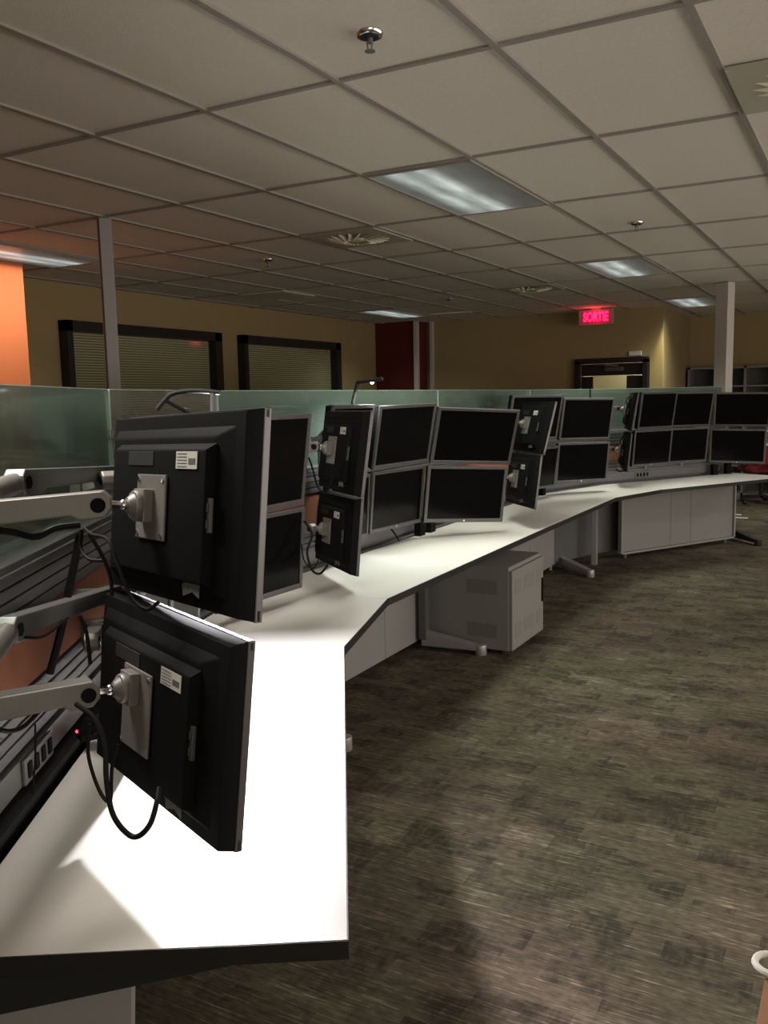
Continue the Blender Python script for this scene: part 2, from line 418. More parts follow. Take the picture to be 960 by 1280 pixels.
xs = [v.co.x for v in me.vertices]; wd = max(xs)-min(xs)
lo.matrix_local = Matrix.Translation((0, -.038, .095)) @ Matrix.Rotation(R(90), 4, 'X') @ Matrix.Diagonal((.34/wd, 1, 1, 1))
d = bpy.data.lights.new('exit_glow', 'POINT'); d.energy = 1.2; d.color = (1, .04, .05); d.shadow_soft_size = .05
o = bpy.data.objects.new('exit_glow', d); COL.objects.link(o); o.location = (-3.34, 11.93, 2.66)

# cubby shelves along the far wall
t = empty('cubby_shelf', (-.9, YB2-.19, 0)); tag(t, 'long grey open cubby shelf standing against the far tan wall', 'shelf')
s = MB(); W2 = 3.2; H = 1.97
s.box((0, -.0, H-.015), (W2, .36, .03)); s.box((0, 0, .05), (W2, .36, .1))
for k in range(9): s.box((-W2/2+.015+k*(W2-.03)/8, 0, H/2), (.035, .36, H))
s.build('shelf_case', M_shelf, t)
MB().box((0, .17, H/2), (W2-.02, .01, H-.04)).build('back_panel', M_greyd, t)
s = MB()
for z in (.5, .95, 1.38, 1.68): s.box((0, 0, z), (W2-.06, .34, .022))
s.build('shelf', M_shelf, t)

# ------------------------------------------------------------------ ceiling fittings
fixt = []
def ceiling_light(j, i, label, first=[None], power=20):
    loc = (gx(j+.5), gy(i+.5), ZC)
    if first[0] is None:
        t = empty('ceiling_light', loc)
        f = MB()
        for sx in (-1, 1): f.box((sx*.289, 0, -.002), (.020, 1.19, .014))
        for sy_ in (-1, 1): f.box((0, sy_*.588, -.002), (.596, .016, .014))
        f.build('frame', M_tbar, t)
        MB().box((0, 0, .002), (.57, 1.165, .012)).build('diffuser', M_lens, t)
        first[0] = t
    else:
        t = copy_tree(first[0]); t.location = loc
    tag(t, label, 'ceiling light', 'fluorescent ceiling lights')
    a = area('tube_light', (loc[0], loc[1], ZC-.012), (loc[0], loc[1]+1e-4, 0), .55, 1.15, power, (.96, 1.0, .86), 125)
    a.rotation_euler = (0, 0, 0)
    return t
ceiling_light(2, 1, 'large fluorescent ceiling light with two bright streaks, nearest to the middle of the room', power=24)
ceiling_light(2, 4, 'fluorescent ceiling light second in line behind the large middle one', power=20)
ceiling_light(2, 7, 'fluorescent ceiling light farthest in line, just left of the white pillar', power=16)
ceiling_light(8, 1, 'fluorescent ceiling light beside the top of the bright orange wall', power=16)
ceiling_light(8, 6, 'fluorescent ceiling light in front of the dark red wall panel', power=8)
# lights of the same row beyond the right edge of the frame
for (x, y, p) in ((2.2, 4.7, 26), (2.2, 8.4, 40), (.9, 12.0, 36), (-2.07, 1.07, 52)):
    a = area('tube_light', (x, y, ZC-.012), (x, y, 0), .55, 1.15, p, (1.0, .94, .84), 150); a.rotation_euler = (0, 0, 0)

def diffuser_vent(x, y, label, grp='round swirl ceiling vents', first=[None]):
    if first[0] is None:
        t = empty('ceiling_vent', (x, y, ZC))
        MB().box((0, 0, -.001), (.585, .585, .012)).build('vent_plate', M_ventd, t)
        s = MB()
        for k in range(18):
            a = k*2*math.pi/18
            mt = Matrix.Rotation(a, 4, 'Z') @ Matrix.Translation((.155, 0, -.014)) @ Matrix.Rotation(R(28), 4, 'X') @ Matrix.Rotation(R(22), 4, 'Z')
            s.box((0, 0, 0), (.17, .026, .003), mt)
        s.cyl((0, 0, -.006), (0, 0, -.02), .05)
        s.build('vent_vanes', M_vent, t)
        first[0] = t
    else:
        t = copy_tree(first[0]); t.location = (x, y, ZC)
    tag(t, label, 'ceiling vent', grp); return t
diffuser_vent(gx(4.5), gy(2)+.305, 'swirl ceiling vent left of the large middle ceiling light')
diffuser_vent(gx(-.5), gy(1)-.305, 'swirl ceiling vent cut by the right edge of the picture')
diffuser_vent(gx(4.5), gy(5)+.305, 'small distant swirl ceiling vent before the back wall')
def grille(x, y, sx, sy_, label):
    t = empty('return_grille', (x, y, ZC)); tag(t, label, 'ceiling vent')
    MB().box((0, 0, 0), (sx, sy_, .012)).build('grille_frame', M_vent, t)
    s = MB()
    n = max(2, int(sy_/.03))
    for k in range(n): s.box((0, -sy_/2+.02+k*(sy_-.04)/(n-1), -.008), (sx-.05, .012, .004))
    s.build('grille_slats', M_ventd, t)
grille(gx(8.5), gy(4)+.305, .585, .585, 'square dark return grille in the ceiling near the left windows')
grille(gx(7.5), gy(7)-.15, .585, .12, 'thin dark slot vent in the ceiling before the red wall panel')
sp0 = None
for k, (x, y, lb) in enumerate([(-1.453, 2.595, 'chrome sprinkler head near the top of the picture, nearest one'), (-1.469, 6.273, 'small sprinkler head between the large ceiling light and the second light'),
                        (-4.399, 6.077, 'tiny sprinkler head left of the swirl vent in the ceiling'), (-4.442, 9.724, 'tiny sprinkler head near the back wall above the monitors')]):
    if sp0 is None:
        t = empty('sprinkler', (x, y, ZC))
        MB().cyl((0, 0, .010), (0, 0, -.004), .046, .040, seg=28, bev=.002).build('escutcheon', M_chrome, t, True)
        MB().cyl((0, 0, -.003), (0, 0, -.007), .030).build('recess', M_blackm, t)
        MB().cyl((0, 0, 0), (0, 0, -.022), .010).cyl((-.009, 0, -.02), (-.006, 0, -.045), .0025).cyl((.009, 0, -.02), (.006, 0, -.045), .0025).cyl((0, 0, -.045), (0, 0, -.048), .017).build('sprinkler_head', M_alud, t)
        sp0 = t
    else:
        t = copy_tree(sp0); t.location = (x, y, ZC)
    tag(t, lb, 'sprinkler', 'ceiling sprinklers')

# ------------------------------------------------------------------ layout of the curved console
V = [Vector(p) for p in ((-.706, 1.123), (-1.60, 2.579), (-1.822, 3.304), (-1.86, 5.6), (-1.874, 7.40), (-1.66, 8.13), (-.733, 9.745))]
def off(o, V=V):
    out = []
    for i in range(len(V)):
        ns = []
        for a, b_ in ((i-1, i), (i, i+1)):
            if 0 <= a and b_ < len(V):
                d = (V[b_]-V[a]).normalized(); ns.append(Vector((-d.y, d.x)))
        mm = sum(ns, Vector((0, 0))).normalized(); out.append(V[i]+mm*(o/mm.dot(ns[0])))
    return out
BK = off(.655)
TOPZ, TH = .74, .032
tops = ['white worktop nearest the camera with a black front edge, brightly lit', 'wedge-shaped white worktop between the first two monitor stations', 'long straight white worktop of the second monitor station',
        'straight white worktop of the third monitor station', 'small wedge-shaped white worktop before the far end', 'white worktop at the far end of the console by the pillar']
for i in range(6):
    a, b_, c, d = V[i], V[i+1], BK[i+1], BK[i]
    dr = (b_-a).normalized()*.0012
    poly = [a+dr, b_-dr, c-dr, d+dr]
    t = empty('worktop', (*((a+b_+c+d)/4), TOPZ-TH)); tag(t, tops[i], 'desk', 'worktops of the long curved console')
    bpy.context.view_layer.update(); inv = Matrix.Translation(-Vector(t.location))
    inner = [(p.x, p.y) for p in poly]
    MB().prism(inner, TOPZ-TH, TOPZ, inv).build('tabletop', M_desk, t)
    n_ = Vector((dr.y, -dr.x)).normalized()*.0025
    e = MB().prism([tuple(a+dr), tuple(a+dr+n_), tuple(b_-dr+n_), tuple(b_-dr)], TOPZ-TH-.001, TOPZ-.001, inv)
    if i == 0:
        m_ = -(b_-a).normalized()*.0025
        e.prism([tuple(a+dr), tuple(d+dr), tuple(d+dr+m_), tuple(a+dr+m_+n_)], TOPZ-TH-.001, TOPZ-.001, inv)
    if i == 5:
        m_ = (b_-a).normalized()*.0025
        e.prism([tuple(b_-dr), tuple(b_-dr+m_), tuple(c-dr+m_), tuple(c-dr)], TOPZ-TH-.001, TOPZ-.001, inv)
    e.build('edge_band', M_edge, t)
    # small rail bracket under the slab carries it on the partition
    
# near end: tapered black bracket and grey end panel
u1 = (V[1]-V[0]).normalized(); n1 = Vector((u1.y, -u1.x))   # n1 points to the room
def frame(o2, ux, uy, z=0):   # matrix: local x->ux, local y->uy, z up
    return Matrix(((ux.x, uy.x, 0, o2.x), (ux.y, uy.y, 0, o2.y), (0, 0, 1, z), (0, 0, 0, 1)))
# profile in plane along the end edge: local x from the front corner to the back
eb = MB(); L_ = .655
Mx = Matrix.Identity(4)
ax = -n1
Mb = Matrix(((ax.x, 0, u1.x, V[0].x), (ax.y, 0, u1.y, V[0].y), (0, 1, 0, 0), (0, 0, 0, 1)))
eb.prism([(.0, .706), (.655, .706), (.70, .600), (.60, .625), (.17, .700)], .012, .05, Mb)
tag(eb.build('support_bracket', M_blackm), 'tapered black bracket under the near end of the first worktop', 'bracket')
ep = MB().prism([(.40, .03), (.70, .03), (.70, .668), (.36, .668)], .06, .09, Mb)
tag(ep.build('end_panel', M_grey), 'grey end panel under the bracket of the nearest worktop', 'panel')

# partitions
glab = ['nearest grey slatted partition with green glass on top, behind the nearest monitors', 'short partition wedge with clear glass just behind the arched lamp', 'partition with green glass behind the second monitor station',
        'partition with green glass behind the third monitor station', 'narrow partition wedge with green glass between third and fourth stations', 'farthest partition with green glass running to the white pillar']
WF = off(.72); WG = off(.79)
def partition(i):
    a, b_ = WF[i], WF[i+1]
    if i == 0: a = a - u1*1.0
    d = (b_-a); L = d.length; ux = d.normalized(); uy = Vector((-ux.y, ux.x))
    Mt = frame(a, ux, uy)
    t = empty('desk_partition', mtx=Mt); tag(t, glab[i], 'partition', 'partitions of the long curved console')
    ext = 0.0
    # core, hidden behind the slats
    MB().box((L/2, .075, .64), (L-.004, .10, 1.16), bev=.003).build('core_panel', M_greyd, t)
    s = MB(); z = 1.118
    while z+.026 < 1.236: s.box((L/2, .012, z+.0135), (L-.006, .020, .026), bev=.003); z += .0305
    s.build('slat_panel', M_slat, t)
    MB().box((L/2, .016, 1.036), (L-.010, .016, .158), bev=.004).build('fabric_panel', M_fabric, t)
    s = MB(); z = .836
    while z+.026 < .958: s.box((L/2, .012, z+.0135), (L-.006, .020, .026), bev=.003); z += .0305
    s.build('slat_panel', M_slat, t)
    MB().box((L/2, .006, .800), (L-.006, .034, .062 if i == 0 else .076), bev=.004).build('raceway', M_slat, t)
    MB().box((L/2, -.012, .710 if i == 0 else .706), (L-.006, .055, .09 if i == 0 else .07)).build('gap_strip', M_blackm if i == 0 else M_slat, t)  # added strip in the desk-back gap; first one black for the gap's shade
    MB().box((L/2, .075, 1.242), (L+.01, .13, .022), bev=.003).build('top_rail', M_slat, t)
    # glass
    a2, b2 = WG[i], WG[i+1]
    if i == 0: a2 = a2 - u1*1.0
    L2 = (b2-a2).length; x0 = (a2-a).dot(ux)
    gm = M_clear if i == 1 else M_glass
    gl = MB().box((x0+L2/2, .075, 1.452), (L2-.012, .009, .40)).build('glass_screen', gm, t)
    e = MB()
    e.box((x0+.005, .075, 1.452), (.004, .011, .40)); e.box((x0+L2-.005, .075, 1.452), (.004, .011, .40))
    e.box((x0+L2/2, .075, 1.6525), (L2-.012, .0095, .002))
    e.build('glass_edge', M_glassedge, t)
    if i == 4: MB().box((x0+L2-.004, .075, 1.452), (.018, .02, .40)).build('glass_post', M_blackm, t)
    if i in (0, 1, 2):
        c = MB()
        for z in (1.32, 1.50): c.box((x0+L2, .075, z), (.03, .022, .035), bev=.004)
        c.build('glass_clip', M_chrome, t)
    return t
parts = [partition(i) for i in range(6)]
# outlets in the raceways
def outlet(i, s, label, n=4, w_=.19):
    a, b_ = WF[i], WF[i+1]; ux = (b_-a).normalized(); uy = Vector((-ux.y, ux.x))
    if i == 0: a = a-u1*1.0
    t = empty('outlet_strip', mtx=frame(a+ux*s, ux, uy, .800)); tag(t, label, 'outlet')
    MB().box((0, -.016, 0), (w_, .008, .058), bev=.003).build('outlet_plate', M_slat, t)
    q = MB()
    for k in range(n): q.box((-w_/2+.028+k*(w_-.056)/(n-1), -.021, 0), (.024, .006, .036), bev=.003)
    q.build('socket', M_black, t)
    return t
outlet(0, 1.0+.66, 'outlet strip with four black sockets on the nearest partition, left of the lower near monitor')
outlet(5, .62, 'small outlet strip below the farthest station monitors')

# base panels below the desk
BP = off(.60)
def base_panel(p, q, z0, z1, label, seams=(), m=M_grey, frame_=False):
    p, q = Vector(p), Vector(q); ux = (q-p).normalized(); uy = Vector((-ux.y, ux.x)); L = (q-p).length
    t = empty('modesty_panel', mtx=frame(p, ux, uy)); tag(t, label, 'panel')
    cuts = [0]+list(seams)+[L]
    for k in range(len(cuts)-1):
        x0, x1 = cuts[k]+.002, cuts[k+1]-.002
        MB().box(((x0+x1)/2, .01, (z0+z1)/2), (x1-x0, .02, z1-z0), bev=.002).build('panel_door', m, t)
    if frame_:
        MB().box((-.012, .0, (z0+z1)/2), (.022, .045, z1-z0+.02)).box((L+.012, .0, (z0+z1)/2), (.022, .045, z1-z0+.02)).box((L/2, .0, z0-.012), (L, .045, .02)).build('panel_frame', M_grey, t)
    for x in (.08, L-.08): MB().cyl((x, .03, 0), (x, .03, z0+.01), .018).build('levelling_foot', M_foot if not frame_ else M_greyd, t)
    return t
ZT = TOPZ-TH-.004
base_panel((-2.50, 3.35), (-2.52, 5.22), .05, ZT, 'grey base panels under the second station worktop beside the vented cabinet', (1.17,))
base_panel((-2.52, 6.3), (-2.535, 7.86), .05, ZT, 'grey base panels under the third station, right of the vented cabinet', (.82,))
base_panel((-2.86, 7.9), (-2.62, 8.75), .10, ZT, 'dark recessed base panel between third and fourth stations', (), M_greyd)
uf = (BP[6]-BP[5]).normalized(); p0 = BP[5]+uf*.22; p1 = BP[6]-uf*.06; dd = (p1-p0).length
base_panel(p0, p1, .07, ZT, 'wide framed grey base panels under the farthest worktop', (dd*.42, dd*.60), mat('far_grey_laminate', (.24, .23, .22), .55, noise=.04, nscale=8), True)
a_ = off(.60)[0]; b2 = off(.60)[1]
base_panel(a_+u1*.15, b2, .05, ZT, 'grey base panel under the nearest worktop behind its front edge', (.9,))
q0 = BP[4]+(BP[5]-BP[4])*.80
tag(MB().box((q0.x, q0.y, ZT/2), (.05, .05, ZT), bev=.004).build('desk_post', M_foot), 'pale square post under the worktop left of the farthest panels', 'post')

# cantilever feet
def foot(end, back, label, m=M_foot):
    e, b_ = Vector(end), Vector(back); d = (e-b_); L = d.length; ux = d.normalized(); uy = Vector((-ux.y, ux.x))
    t = empty('cantilever_foot', mtx=frame(b_, ux, uy)); tag(t, label, 'desk foot', 'cantilever feet under the console')
    Mp = Matrix(((1, 0, 0, 0), (0, 0, -1, 0), (0, 1, 0, 0), (0, 0, 0, 1)))
    MB().prism([(0, .03), (L-.02, .03), (L-.02, .062), (L*.5, .095), (0, .13)], -.03, .03, Mp, bev=.004).build('foot_arm', m, t)
    MB().cyl((L-.015, 0, 0), (L-.015, 0, .066), .036, seg=24, bev=.004).build('foot_cap', m, t, True)
    MB().box((.01, 0, .38), (.05, .07, .62), bev=.004).build('upright', M_greyd, t)
foot((-2.06, 3.33), (-2.46, 3.20), 'cantilever foot whose cap shows right of the nearest worktop')
foot((-2.08, 5.00), (-2.48, 4.96), 'cantilever foot in front of the grey vented cabinet')
foot((-2.13, 7.60), (-2.62, 8.02), 'cantilever foot with pale round cap under the third station')
foot((-1.00, 9.85), (-1.36, 10.28), 'dark cantilever foot at the far end of the console', M_blackm)

# computer cabinet
t = empty('server_cabinet', (-2.21, 5.35, 0)); tag(t, 'grey metal computer cabinet with vented door under the second worktop', 'cabinet')
MB().box((-.01, 0, .29), (.58, .595, .53), bev=.005).build('cabinet_body', M_cab, t)
MB().box((.2915, 0, .28), (.020, .585, .505), bev=.004).build('door', M_cab, t)
dr = t.children[-1]
MB().box((.304, .262, .31), (.012, .022, .16), bev=.003).build('handle', M_black, dr)
for z in (.42, .145):
    for y, wy in ((-.19, .11), (.02, .19), (.205, .09)): MB().box((.3022, y, z), (.001, wy, .09)).build('vent_holes', M_dots, dr)
for z in (.42, .145): MB().box((.10, -.2982, z), (.20, .001, .09)).build('vent_holes', M_dots, t)
for x in (-.25, .22):
    for y in (-.25, .25): MB().cyl((x, y, 0), (x, y, .03), .02).build('castor', M_blackm, t)

# ------------------------------------------------------------------ monitors
MW, MH = .540, .3545
KS = MW/.556
def make_monitor():
    t = empty('monitor')
    f = MB()
    bz = .019
    f.box((0, .006, MH/2-bz/2), (MW, .012, bz), bev=.003); f.box((0, .006, -MH/2+.0115), (MW, .012, .023), bev=.003)
    for s_ in (-1, 1): f.box((s_*(MW/2-bz/2), .006, 0), (bz, .014, MH), bev=.002)
    f.build('bezel', M_bezel, t)
    MB().box((0, .008, .002), (MW-2*bz+.002, .008, MH-.04)).build('screen', M_screen, t)
    h = MB()
    h.taper((0, .012, 0), (MW-.002, MH-.002), (0, .044, .0), (MW-.008, MH-.016), bev=.003)
    h.taper((.0, .040, .0), (.50, .30), (.02, .058, -.003), (.42, .26), bev=.004)
    h.taper((.0, .056, -.005), (.40, .245), (-.005, .075, -.008), (.375, .225), bev=.004)
    hh = h.build('back_housing', M_black, t, True)
    MB().box((.06, .0755, .088), (.110, .002, .026), bev=.0008).build('grip_recess', M_blackm, hh)
    q = MB().box((-.128, .0765, .086), (.078, .0012, .030)).build('rating_label', M_label, hh); tag(q, 'white rating label')
    pr = MB()
    for k in range(5): pr.box((-.112, .0775, .097-k*.0055), (.036, .0006, .0011))
    pr.box((-.149, .0775, .084), (.024, .0006, .010)); pr.build('label_print', M_print, q)
    MB().box((-.195, .066, -.005), (.022, .006, .058), bev=.001).box((-.195, .0695, .008), (.010, .002, .014)).box((-.195, .0695, -.020), (.010, .002, .014)).build('port_panel', M_port, hh)
    sm = MB().prism([(-.03, -.018), (-.005, -.010), (.028, -.02), (.034, .0), (.02, .006), (.024, .018), (-.004, .012), (-.024, .02), (-.03, .004)], 0, .001, Matrix.Translation((-.135, .0615, -.130)) @ Matrix.Rotation(R(90), 4, 'X')).build('worn_sticker', M_smudge, hh)
    MB().cyl((0, -.0012, -MH/2+.0115), (0, .002, -MH/2+.0115), .0055, seg=16).build('logo_badge', M_chrome, t)
    b_ = MB()
    for k in range(5): b_.box((.17+k*.018, -.0008, -MH/2+.008), (.009, .002, .003))
    b_.build('button', M_bezside, t)
    return t
proto = [None]
def rot_for(az, down, roll):
    n = Vector((math.cos(az)*math.cos(down), math.sin(az)*math.cos(down), -math.sin(down)))
    r = Vector((-math.sin(az), math.cos(az), 0)); u = n.cross(r)
    X = r*math.cos(roll)+u*math.sin(roll); Z = -r*math.sin(roll)+u*math.cos(roll)
    return X, -n, Z
GRP = 'flat monitors on arms along the console'
MON = {}
def monitor(key, c, az, down, roll, label, back=False):
    az, down, roll = R(az), R(down), R(roll)
    if back: az += math.pi; roll = -roll
    X, Y, Z = rot_for(az, down, roll); c = Vector((0, 0, CZ)) + (Vector(c)-Vector((0, 0, CZ)))*KS
    if back: c = c - Y*.044
    for _ in range(40):      # keep every monitor clear of the partition behind it
        worst = 9
        for sx in (-1, 0, 1):
            for yy in (0, .044, .078):
                w_ = MW/2 if yy < .05 else .17
                p = c + X*sx*w_ + Y*yy
                for i in range(6):
                    a_, b_ = WF[i], WF[i+1]; d = (b_-a_).normalized(); s_ = (p.xy-a_).dot(d)
                    if -.05 < s_ < (b_-a_).length+.05: worst = min(worst, (p.xy-a_).dot(Vector((d.y, -d.x))))
        if worst > .035: break
        c = Vector((0, 0, CZ)) + (c-Vector((0, 0, CZ)))*.997
    mt = Matrix(((X.x, Y.x, Z.x, c.x), (X.y, Y.y, Z.y, c.y), (X.z, Y.z, Z.z, c.z), (0, 0, 0, 1)))
    if proto[0] is None: proto[0] = make_monitor(); t = proto[0]
    else: t = copy_tree(proto[0])
    t.matrix_world = mt; tag(t, label, 'monitor', GRP)
    MON[key] = mt; return t
monitor('M1', (-1.169, 1.267, 1.404), 247.8, 6.8, 2.0, 'large upper monitor nearest the camera, seen from its black back', True)
monitor('M2', (-1.180, 1.211, 1.026), 247.4, 6.6, -.3, 'large lower monitor nearest the camera, back turned, hanging close above the lit desk', True)
for k_, dst, zz, tl in (('a', .235, .985, 5), ('b', .30, 1.385, 9)):
    for s_, nm in ((.885, 'left'), (1.43, 'right')):
        p_ = V[0].xy - n1*(.72-dst) + u1*s_
        p_ = Vector((p_.x, p_.y, zz)); p_ = Vector((0, 0, CZ)) + (p_-Vector((0, 0, CZ)))/KS
        monitor('H'+k_+nm, p_, math.degrees(math.atan2(n1.y, n1.x)), tl, 0, ('lower' if k_ == 'a' else 'upper')+' middle-'+nm+' screen of the nearest station, behind the back-turned pair')
monitor('M3', (-1.960, 2.651, 1.369), 0.5, 8, 0, 'upper screen partly hidden behind the nearest back-turned monitor')
monitor('M4', (-2.200, 2.93, .956), 357, 5, 0, 'lower screen partly hidden behind the nearest back-turned monitor')
monitor('M5', (-2.075, 3.35, 1.376), 228.4, 8.5, 0.3, 'upper back-turned monitor at the left of the second station', True)
monitor('M6', (-2.30, 3.64, .965), 230, 5.8, 1.0, 'lower back-turned monitor at the left of the second station', True)
monitor('M7', (-2.40, 4.00, 1.392), 8, 8.4, -.5, 'upper screen of second station partly hidden by a back-turned monitor, light on its top edge')
monitor('M8', (-2.60, 4.30, .970), 8, 4, -.5, 'lower screen of second station partly hidden by a back-turned monitor')
monitor('M9', (-2.384, 4.587, 1.386), 352, 11, .8, 'upper monitor in the middle of the second station, face visible')
monitor('M10', (-2.539, 4.772, .992), 354, 6, 0, 'lower monitor in the middle of the second station, face visible')
monitor('M11', (-2.18, 5.139, 1.353), 317.8, 16.5, -3.3, 'tilted upper monitor at the right end of the second station')
monitor('M12', (-2.264, 5.178, .984), 318.7, 5.9, -3.3, 'lower monitor at the right end of the second station, low over the desk')
monitor('M13', (-2.10, 5.93, 1.389), 219.1, 14, .5, 'upper back-turned monitor at the left of the third station', True)
monitor('M14', (-2.131, 5.798, 1.030), 218.1, 7.6, 1.5, 'lower back-turned monitor at the left of the third station', True)
monitor('M15', (-2.36, 6.78, 1.425), 334, 11, -.6, 'upper screen of third station partly covered by a back-turned monitor')
monitor('M16', (-2.50, 7.25, .982), 343, 8, 0, 'lower screen of third station partly covered by a back-turned monitor')
monitor('M17', (-2.149, 7.500, 1.392), 326.6, 9.5, -1.0, 'upper monitor at the right end of the third station, fully visible')
monitor('M18', (-2.30, 7.90, .992), 321, 6.8, -.6, 'lower monitor at the right end of the third station, fully visible')
monitor('M19', (-2.03, 8.66, 1.43), 17.5, 9, 0, 'upper monitor seen edge-on at the left of the farthest station')
monitor('M20', (-2.09, 8.72, 1.045), 17.5, 5, 0, 'lower monitor seen edge-on at the left of the farthest station')
monitor('M21', (-1.880, 9.036, 1.431), 335, 8.7, 0, 'upper left screen facing the room at the farthest station')
monitor('M22', (-1.97, 9.25, 1.050), 331, 5.6, 0, 'lower left screen facing the room at the farthest station')
monitor('M23', (-1.652, 9.650, 1.425), 327, 9.5, -.4, 'upper middle screen of the farthest station')
monitor('M24', (-1.70, 9.72, 1.051), 327, 5.4, -.4, 'lower middle screen of the farthest station')
monitor('M25', (-1.235, 10.10, 1.41), 279, 8, -1, 'upper screen at the right end of the farthest station, cut by the picture edge')
monitor('M26', (-1.279, 10.19, 1.018), 277, 5, -1.2, 'lower screen at the right end of the farthest station, cut by the picture edge')

# ------------------------------------------------------------------ monitor arms
def link(parent, a, b_, h, w_, m, cap_r=None, name='arm_link', caps=(0, 1), h1=None):
    a, b_ = Vector(a), Vector(b_); d = b_-a; L = d.length
    x = d.normalized(); z = Vector((0, 0, 1)); y = z.cross(x).normalized(); z = x.cross(y).normalized()
    Mt = Matrix(((x.x, y.x, z.x, a.x), (x.y, y.y, z.y, a.y), (x.z, y.z, z.z, a.z), (0, 0, 0, 1)))
    Mp = Mt @ Matrix(((1, 0, 0, 0), (0, 0, -1, 0), (0, 1, 0, 0), (0, 0, 0, 1)))
    h1 = h1 or h
    prof = [(-h*.45, -h*.25), (-h*.2, -h/2), (L*.10, -h/2), (L*.14, -h*.30), (L*.80, -h1*.30), (L*.86, -h1/2), (L+h1*.15, -h1/2), (L+h1*.45, -h1*.2), (L+h1*.45, h1*.2), (L+h1*.2, h1/2), (-h*.2, h/2), (-h*.45, h*.25)]
    o = MB().prism(prof, -w_/2, w_/2, Mp, bev=.003).build(name, m, parent)
    r = cap_r or h*.27
    for k in caps:
        xx = 0 if k == 0 else L
        MB().cyl((xx, -w_/2-.003, 0), (xx, w_/2+.003, 0), r, mtx=Mt, seg=22).build('joint_cap', M_black, o)
    return o
def mount_world(key, p):
    return MON[key] @ Vector(p)
def arm(key, base, label, elbow=None, m=M_alu, plate_z=0, jd=.150, detail=True, tz=.006, ph=.118):
    t = empty('monitor_mount', base); tag(t, label, 'monitor mount', 'silver monitor arms on the partitions')
    inv = Matrix.Translation(-Vector(base)); Mm = inv @ MON[key]
    MB().box((.0, .0790, plate_z), (.118, .005, ph), Mm, bev=.002).build('vesa_plate', M_alu, t)
    if detail:
        for sx in (-1, 1):
            for sz in (-1, 1): MB().cyl((sx*.05, .081, plate_z+sz*(ph/2-.009)), (sx*.05, .084, plate_z+sz*(ph/2-.009)), .0045, mtx=Mm, seg=12).build('screw', M_chrome, t)
    MB().box((.008, .091, plate_z+tz), (.046, .020, .060), Mm, bev=.003).build('tilt_block', M_alu, t)
    MB().cyl((.008, .100, plate_z+tz), (.008, .112, plate_z+tz), .028, .026, seg=28, mtx=Mm, bev=.003).cyl((.008, .112, plate_z+tz), (.008, .122, plate_z+tz), .021, .013, seg=24, mtx=Mm).build('ball_socket', M_alu, t, True)
    J = (Mm @ Vector((.008, jd, plate_z+tz)))
    MB().tube([Mm @ Vector((.008, .118, plate_z+tz)), J], .007, smooth=False).sph(Mm @ Vector((.008, .127, plate_z+tz)), .010).build('ball_joint', M_chrome, t, True)
    B = Vector((0, 0, 0))
    if elbow is None:
        link(t, B+Vector((0, 0, 0)), J, .045, .036, m)
    else:
        E = Vector(elbow)-Vector(base)
        link(t, E, J, .054, .042, m, cap_r=.013, caps=(1,), h1=.046)
        E2 = E+(J-E).normalized()*.0
        return t, E, J
    return t
def wall_base(i, s, z=None):
    a, b_ = WF[i], WF[i+1]; ux = (b_-a).normalized(); uy = Vector((-ux.y, ux.x)); p = a+ux*s - uy*.03
    return Vector((p.x, p.y, z))
def nearest_base(key, z):
    p = MON[key] @ Vector((0, .09, 0)); best = None
    for i in range(6):
        a, b_ = WF[i], WF[i+1]; d = b_-a; s = max(.05, min(d.length-.05, (Vector(p[:2])-a).dot(d.normalized())))
        q = a+d.normalized()*s; n = Vector((-d.y, d.x)).normalized(); q2 = q-n*.035
        dist = (Vector(p[:2])-q2).length
        if best is None or dist < best[0]: best = (dist, q2, n)
    q2 = best[1]; return Vector((q2.x, q2.y, z)), best[2]
def bracket(t, n, up=True):
    # slat-wall bracket from the arm's base back into the partition
    v = Vector((n.x, n.y, 0))
    MB().cyl((0, 0, -.05), (0, 0, .03), .022, seg=20, bev=.003).box(v*.02+Vector((0, 0, -.01)), (.04, .04, .07)).build('wall_bracket', M_alu, t)
names = {'Haleft': 'lower middle-left screen of the nearest station', 'Haright': 'lower middle-right screen of the nearest station', 'Hbleft': 'upper middle-left screen of the nearest station', 'Hbright': 'upper middle-right screen of the nearest station',
         'M3': 'upper screen behind the nearest pair', 'M4': 'lower screen behind the nearest pair', 'M5': 'upper back-turned monitor of the second station', 'M6': 'lower back-turned monitor of the second station',
         'M9': 'upper middle monitor of the second station', 'M10': 'lower middle monitor of the second station', 'M7': 'hidden upper screen of the second station', 'M8': 'hidden lower screen of the second station',
         'M11': 'tilted upper right monitor of the second station', 'M12': 'lower right monitor of the second station', 'M13': 'upper back-turned monitor of the third station', 'M14': 'lower back-turned monitor of the third station',
         'M15': 'covered upper screen of the third station', 'M16': 'covered lower screen of the third station', 'M17': 'upper right monitor of the third station', 'M18': 'lower right monitor of the third station',
         'M19': 'upper edge-on monitor of the farthest station', 'M20': 'lower edge-on monitor of the farthest station', 'M21': 'upper left screen of the farthest station', 'M22': 'lower left screen of the farthest station',
         'M23': 'upper middle screen of the farthest station', 'M24': 'lower middle screen of the farthest station', 'M25': 'upper right screen of the farthest station', 'M26': 'lower right screen of the farthest station'}
